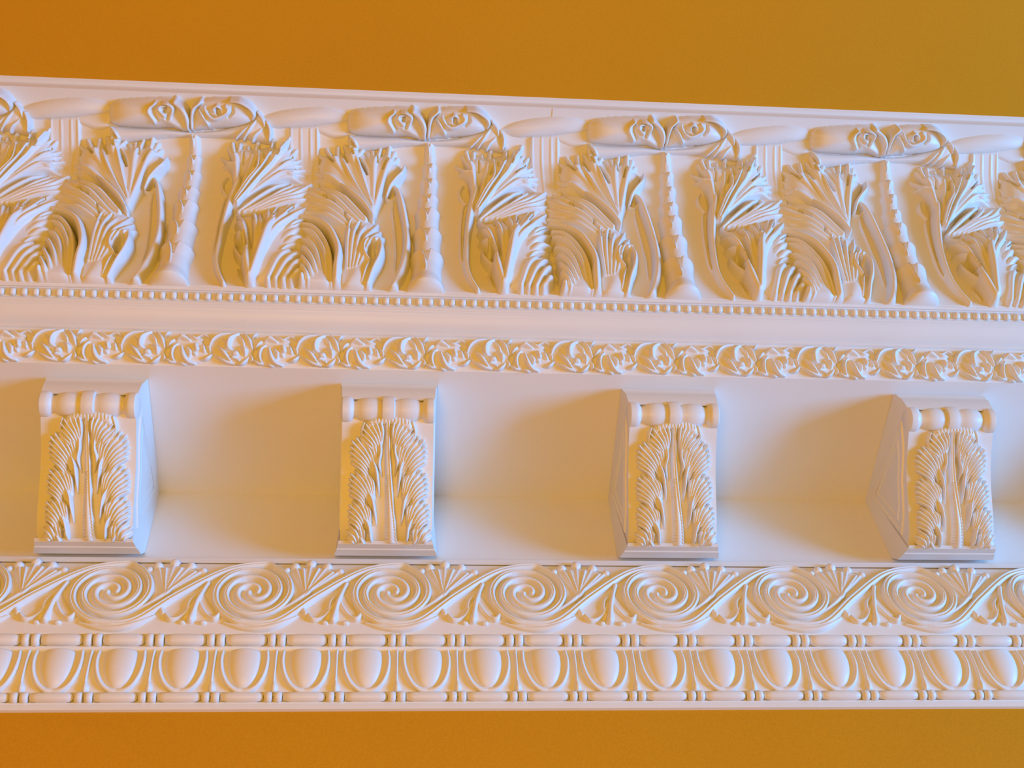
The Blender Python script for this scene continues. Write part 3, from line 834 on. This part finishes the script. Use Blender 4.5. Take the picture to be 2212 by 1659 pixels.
        for lp, x in loops: V += [(sgn * x, p[0], p[1]) for p in lp]
        F = []
        for i in range(len(loops) - 1):
            for k in range(n):
                F.append((i * n + k, i * n + (k + 1) % n, (i + 1) * n + (k + 1) % n, (i + 1) * n + k))
        M[key] = mesh_from('cheek_frame', to_world(V), F, PLASTER, True, 35)
    return M
BM = bracket_meshes()
for i in range(-1, 5):
    # Empty at the bracket's foot on the frieze; meshes carry world offsets, so children keep identity inverse
    base = np.array([(BX0 + i * BP + (-.0025 if i == 2 else 0)) * UNIT, 0, 0])
    t = thing('bracket', 'white scrolled cornice bracket carved with an acanthus leaf under the soffit', 'bracket', base, 'row of brackets under the soffit')
    add('body', BM['body'], t); add('abacus', BM['abacus'], t); add('foot', BM['foot'], t); add('roll', BM['roll'], t)
    lf = add('acanthus_leaf', BM['midrib'], t)
    for m in BM['lobes']: add('lobe', m, lf)
    add('leaf_tip', BM['leaf_tip'], lf)
    add('cheek_frame', BM['cheek_l'], t); add('cheek_frame', BM['cheek_r'], t)

# ------------------------------------------------------------------ running scroll band
SB = Band(arc(sc_top, sc_bot, .05, 14), (850, 1290))
scroll_mould = thing('scroll_moulding', 'white band of running spiral scrolls with palmettes below the brackets', 'moulding')
_vd = np.array([.66, .75]) * .009
sc_pts = np.vstack([[lip_a + [.008, .003]], [lip_a], [lip_b], [lip_b + _vd], [sc_top + _vd], arc(sc_top, sc_bot, .05, 14), [sc_bot + [.004, -.001]]])
add('backing', prism('backing', sc_pts, XL, XR, PLASTER), scroll_mould)
P_SCR = float(SB.ab([(1986, 1281)])[0, 0] - SB.ab([(250, 1271)])[0, 0]) * SB.K / 6   # seven scrolls counted in view
def scroll_parts():
    c = (847.0, 1283.0)
    dx = P_SCR / SB.K
    ASP = 1.34
    # arm A: in over the top; arm B: out under the foot to the next scroll (turns counted from the top, clockwise)
    A = [(0, 58), (.25, 58), (.5, 48.5), (.75, 43), (1, 30), (1.25, 24), (1.5, 13.5), (1.75, 7)]
    B = [(.5, 66), (.75, 60), (1, 44.5), (1.25, 41), (1.5, 31), (1.75, 25), (2, 14.5), (2.25, 7)]
    def pol(tab, t0, t1, n):
        t = np.linspace(t0, t1, n); r = np.interp(t, [q[0] for q in tab], [q[1] for q in tab])
        th = 2 * np.pi * t
        return SB.ab(np.column_stack([c[0] + ASP * r * np.sin(th), c[1] - r * np.cos(th)]))
    arm_in = pol(A, 0, 1.75, 60)
    arm_out = pol(B, .5, 2.25, 60)[::-1]
    mid = []
    for px, py in ((903,1345), (945,1318), (985,1290), (1026,1262), (1075,1240)):
        mid.append(SB.ab([(px, py)])[0])
    nxt = arm_in + [dx, 0]
    path = np.vstack([arm_out, np.array(mid), nxt])
    sub = path[::2]
    n = len(sub); u = np.linspace(0, 1, n)
    w = list(np.interp(u, [0, .12, .3, .5, .7, .88, 1], [6, 7, 7.4, 9, 7.4, 7, 6]))
    h = list(np.interp(u, [0, .2, .5, .8, 1], [7, 9, 11, 9, 7]))
    q = Relief(SB, px=False)
    q.stroke(sub, w, h, 1.0, p=.55)
    ww = list(np.interp(u, [0, .2, .32, .5, .68, .8, 1], [.4, .4, 2.4, 3.0, 2.4, .4, .4]))
    q.stroke(sub, ww, list(np.interp(u, [0, .2, .32, .5, .68, .8, 1], [0, 0, 3.5, 5, 3.5, 0, 0])), op='sub', p=1.3)
    # bulging lip under each scroll
    q.stroke([tuple(SB.ab([p])[0]) for p in ((790,1347), (830,1358), (870,1360), (905,1353), (945,1334))], [3, 6, 8, 8, 3], [4, 7, 10, 11, 5], p=.6)
    me_scroll = q.build('scroll', 1.1, hs=1.1)
    pm = Relief(SB)
    root = (958, 1288)
    pm.body([(958,1290),(922,1240),(940,1232),(960,1228),(984,1230),(1004,1234),(1022,1244),(990,1270)], 6, 12)
    for tip, b in (((928,1230), 11), ((961,1224), 12), ((996,1230), 11), ((1024,1240), 9.5)):
        r = np.array(root, float); t = np.array(tip, float)
        pm.stroke([tuple(r), tuple((r + t) / 2), tuple(t)], [3, 4.5, 5], [6, 7, 7], 1)
        pm.stroke([tip, (tip[0] + .5, tip[1])], [b, b], [b * 1.15, b * 1.15], p=.5)
    for tip in ((946,1236), (979,1236), (1010,1244)):
        r = np.array(root, float); t = np.array(tip, float)
        pm.stroke([tuple(r), tuple((r + t) / 2), tuple(t)], [2, 2.4, 2.8], [4, 5, 5], 5)
    pm.stroke([(911,1236), (911.5,1236)], [7.5, 7.5], [9, 9], p=.5)
    pm.stroke([(966,1282),(948,1296),(930,1308),(912,1318),(896,1326)], [6,7,5,4,2], [10,11,9,7,4])
    pm.stroke([(974,1272),(960,1290),(944,1292)], [3,5,3], [9,11,8])
    pm.stroke([(936,1298),(918,1310)], [1.2,1.2], [4,4], op='sub')
    me_palm = pm.build('palmette', 1.2, hs=1.0)
    ly = Relief(SB)
    for pts, w_, h_ in (([(749,1265),(741,1280),(731,1302),(725,1322),(720,1341)], [6,5,6.5,6.5,9], [9,9,11,11,13]),
                        ([(728,1298),(715,1316),(704,1330),(690,1339),(676,1340),(667,1331)], [3,4,4.5,5,6.5,5], [6,7,7,8,9,8]),
                        ([(733,1298),(744,1320),(757,1334),(770,1339),(780,1329)], [3,4.5,5,7,5.5], [6,8,8,10,9]),
                        ([(734,1284),(717,1298),(711,1316),(716,1332)], [3,4,4,3], [6,7,7,5]),
                        ([(656,1320),(660,1328)], [6,6], [8,8]), ([(700,1346),(704,1346)], [5,5], [6,6]), ([(744,1347),(748,1347)], [5.5,5.5], [7,7])):
        ly.stroke(pts, w_, h_, p=.55)
    ly.body([(742,1284),(772,1330),(750,1340),(720,1336),(690,1334),(712,1306)], 3, 8)
    me_lily = ly.build('lily', 1.2, hs=1.1)
    return me_scroll, me_palm, me_lily
ms, mp_, ml = scroll_parts()
for i in range(-4, 7):
    L = (i * P_SCR * UNIT, 0, 0)
    add('scroll', ms, scroll_mould, L); add('palmette', mp_, scroll_mould, L); add('lily', ml, scroll_mould, L)

# ------------------------------------------------------------------ bead-and-reel rows and egg-and-dart
EB = Band(arc(eg_top, eg_bot, .07, 12), (850, 1450))
P_EGG = float(EB.ab([(2052, 1440)])[0, 0] - EB.ab([(130, 1442)])[0, 0]) * EB.K / 15   # sixteen eggs counted in view
def reel_row(nm, top, bot, cx, cy, label, fillet):
    band = Band(np.vstack([top, bot]), (cx, cy))
    t = thing(nm, label, 'moulding')
    e = bot - top
    back = np.array([.0035, .002])
    pts = [top + [.006, .002], top, top + e * .10, top + e * .16 + back, top + e * .82 + back, top + e * .88, bot] + fillet
    add('backing', prism('backing', np.array(pts), XL, XR, PLASTER), t)
    half = np.linalg.norm(e) / band.K * .41
    c = band.ab([(cx, cy)])[0]; c[1] = np.linalg.norm(e) / band.K * .49
    def lathe(name, prof_, x0):
        seg = 16; V = []; F = []
        for x, r in prof_:
            for k in range(seg):
                th = 2 * math.pi * k / seg
                V.append((c[0] + x0 + x, c[1] + r * half * math.cos(th), r * half * math.sin(th) * 1.05))
        for i in range(len(prof_) - 1):
            for k in range(seg):
                F.append((i * seg + k, (i + 1) * seg + k, (i + 1) * seg + (k + 1) % seg, i * seg + (k + 1) % seg))
        V = np.array(V); n = len(V)
        F.append(tuple(range(seg))[::-1]); F.append(tuple(range(n - seg, n)))
        return mesh_from(name, to_world(band.pos(V[:, 0], V[:, 1], V[:, 2])), F, PLASTER, True, 50)
    disc = [(-9, .35), (-8.5, .75), (-6, .98), (-2, 1.08), (2, 1.08), (6, .98), (8.5, .75), (9, .35)]
    ht = P_EGG / band.K / 2
    ln = ht - 20.5
    bead = [(-ln, .30), (-ln + 2, .62), (-ln + 7, .84), (-ln + 18, .97), (0, 1.02), (ln - 18, .97), (ln - 7, .84), (ln - 2, .62), (ln, .30)]
    m1 = lathe('reel', disc, -10.2); m2 = lathe('reel', disc, 10.2); m3 = lathe('spindle', bead, ht)
    for i in range(-10, 13):
        L = (i * P_EGG * UNIT, 0, 0)
        add('reel', m1, t, L); add('reel', m2, t, L); add('spindle', m3, t, L)
    return t
reel_row('bead_and_reel_moulding', sc_bot, br1_bot, 857, 1384, 'white row of long beads and paired discs between scroll band and eggs', [eg_top, eg_top + np.array([.004, -.002])])
reel_row('bead_and_reel_moulding', eg_bot, br2_bot, 857, 1506, 'white row of long beads and paired discs under the eggs, edging the orange wall', [br2_bot + (wall_pt - br2_bot) * .2 + np.array([-.0005, 0]), wall_pt, wall_pt + np.array([.006, 0])])
egg_mould = thing('egg_and_dart_moulding', 'white band of eggs in shells with darts between two bead rows', 'moulding')
eg_pts = arc(eg_top, eg_bot, .07, 12)
EB = Band(eg_pts, (850, 1450))
add('backing', prism('backing', np.vstack([eg_pts, [eg_bot + [.004, -.001]]]), XL, XR, PLASTER), egg_mould)
def egg_parts():
    cx = 791
    eg = Relief(EB)
    E0, E1 = EB.ab([(cx, 1407), (cx, 1489)])
    def egg_h(AA, BB):
        v = (BB - E0[1]) / (E1[1] - E0[1])
        q = np.clip(1 - ((v - .26) / .74) ** 2, 0, 1) ** .5
        q = np.where(v < .26, 1 - .10 * ((v - .26) / .26) ** 2, q)
        w = 35.0 * np.maximum(q, .02)
        d = (AA - E0[0] - (E1[0] - E0[0]) * v) / w
        h = 15.0 * q * np.clip(1 - d * d, 0, 1) ** .5
        h = np.where(np.abs(d) < 1, h, -(np.abs(d) - 1) * w * 2)
        h = np.where(v < .06, h - (.06 - v) * 160, h)
        return np.where(v > 1, -3.0, h)
    eg.func([(cx - 50, 1400), (cx + 50, 1498)], egg_h)
    rim = Relief(EB)
    for s in (-1, 1):
        rim.stroke([(cx+s*47,1410),(cx+s*49,1430),(cx+s*45,1454),(cx+s*34,1476),(cx+s*18,1489),(cx,1492)], [4.5,5,5.5,6,6.5,7], [8,9,9,9,8,6], p=.6)
    rim.body([(cx-44,1409),(cx+44,1409),(cx+46,1430),(cx+42,1452),(cx+30,1476),(cx,1490),(cx-30,1476),(cx-42,1452),(cx-46,1430)], 1.2, 4)
    dt = Relief(EB); dx = cx + 66.5
    dt.stroke([(dx,1409),(dx,1440),(dx-1,1476)], [4.5,3.6,3], [8,8,8], p=.7)
    dt.stroke([(dx,1474),(dx,1485),(dx,1491)], [3,8,6], [8,10,8])
    return eg.build('egg', 1.5), rim.build('shell', 1.5), dt.build('dart', 1.4)
m1, m2, m3 = egg_parts()
for i in range(-8, 14):
    L = (i * P_EGG * UNIT, 0, 0)
    add('egg', m1, egg_mould, L); add('shell', m2, egg_mould, L); add('dart', m3, egg_mould, L)
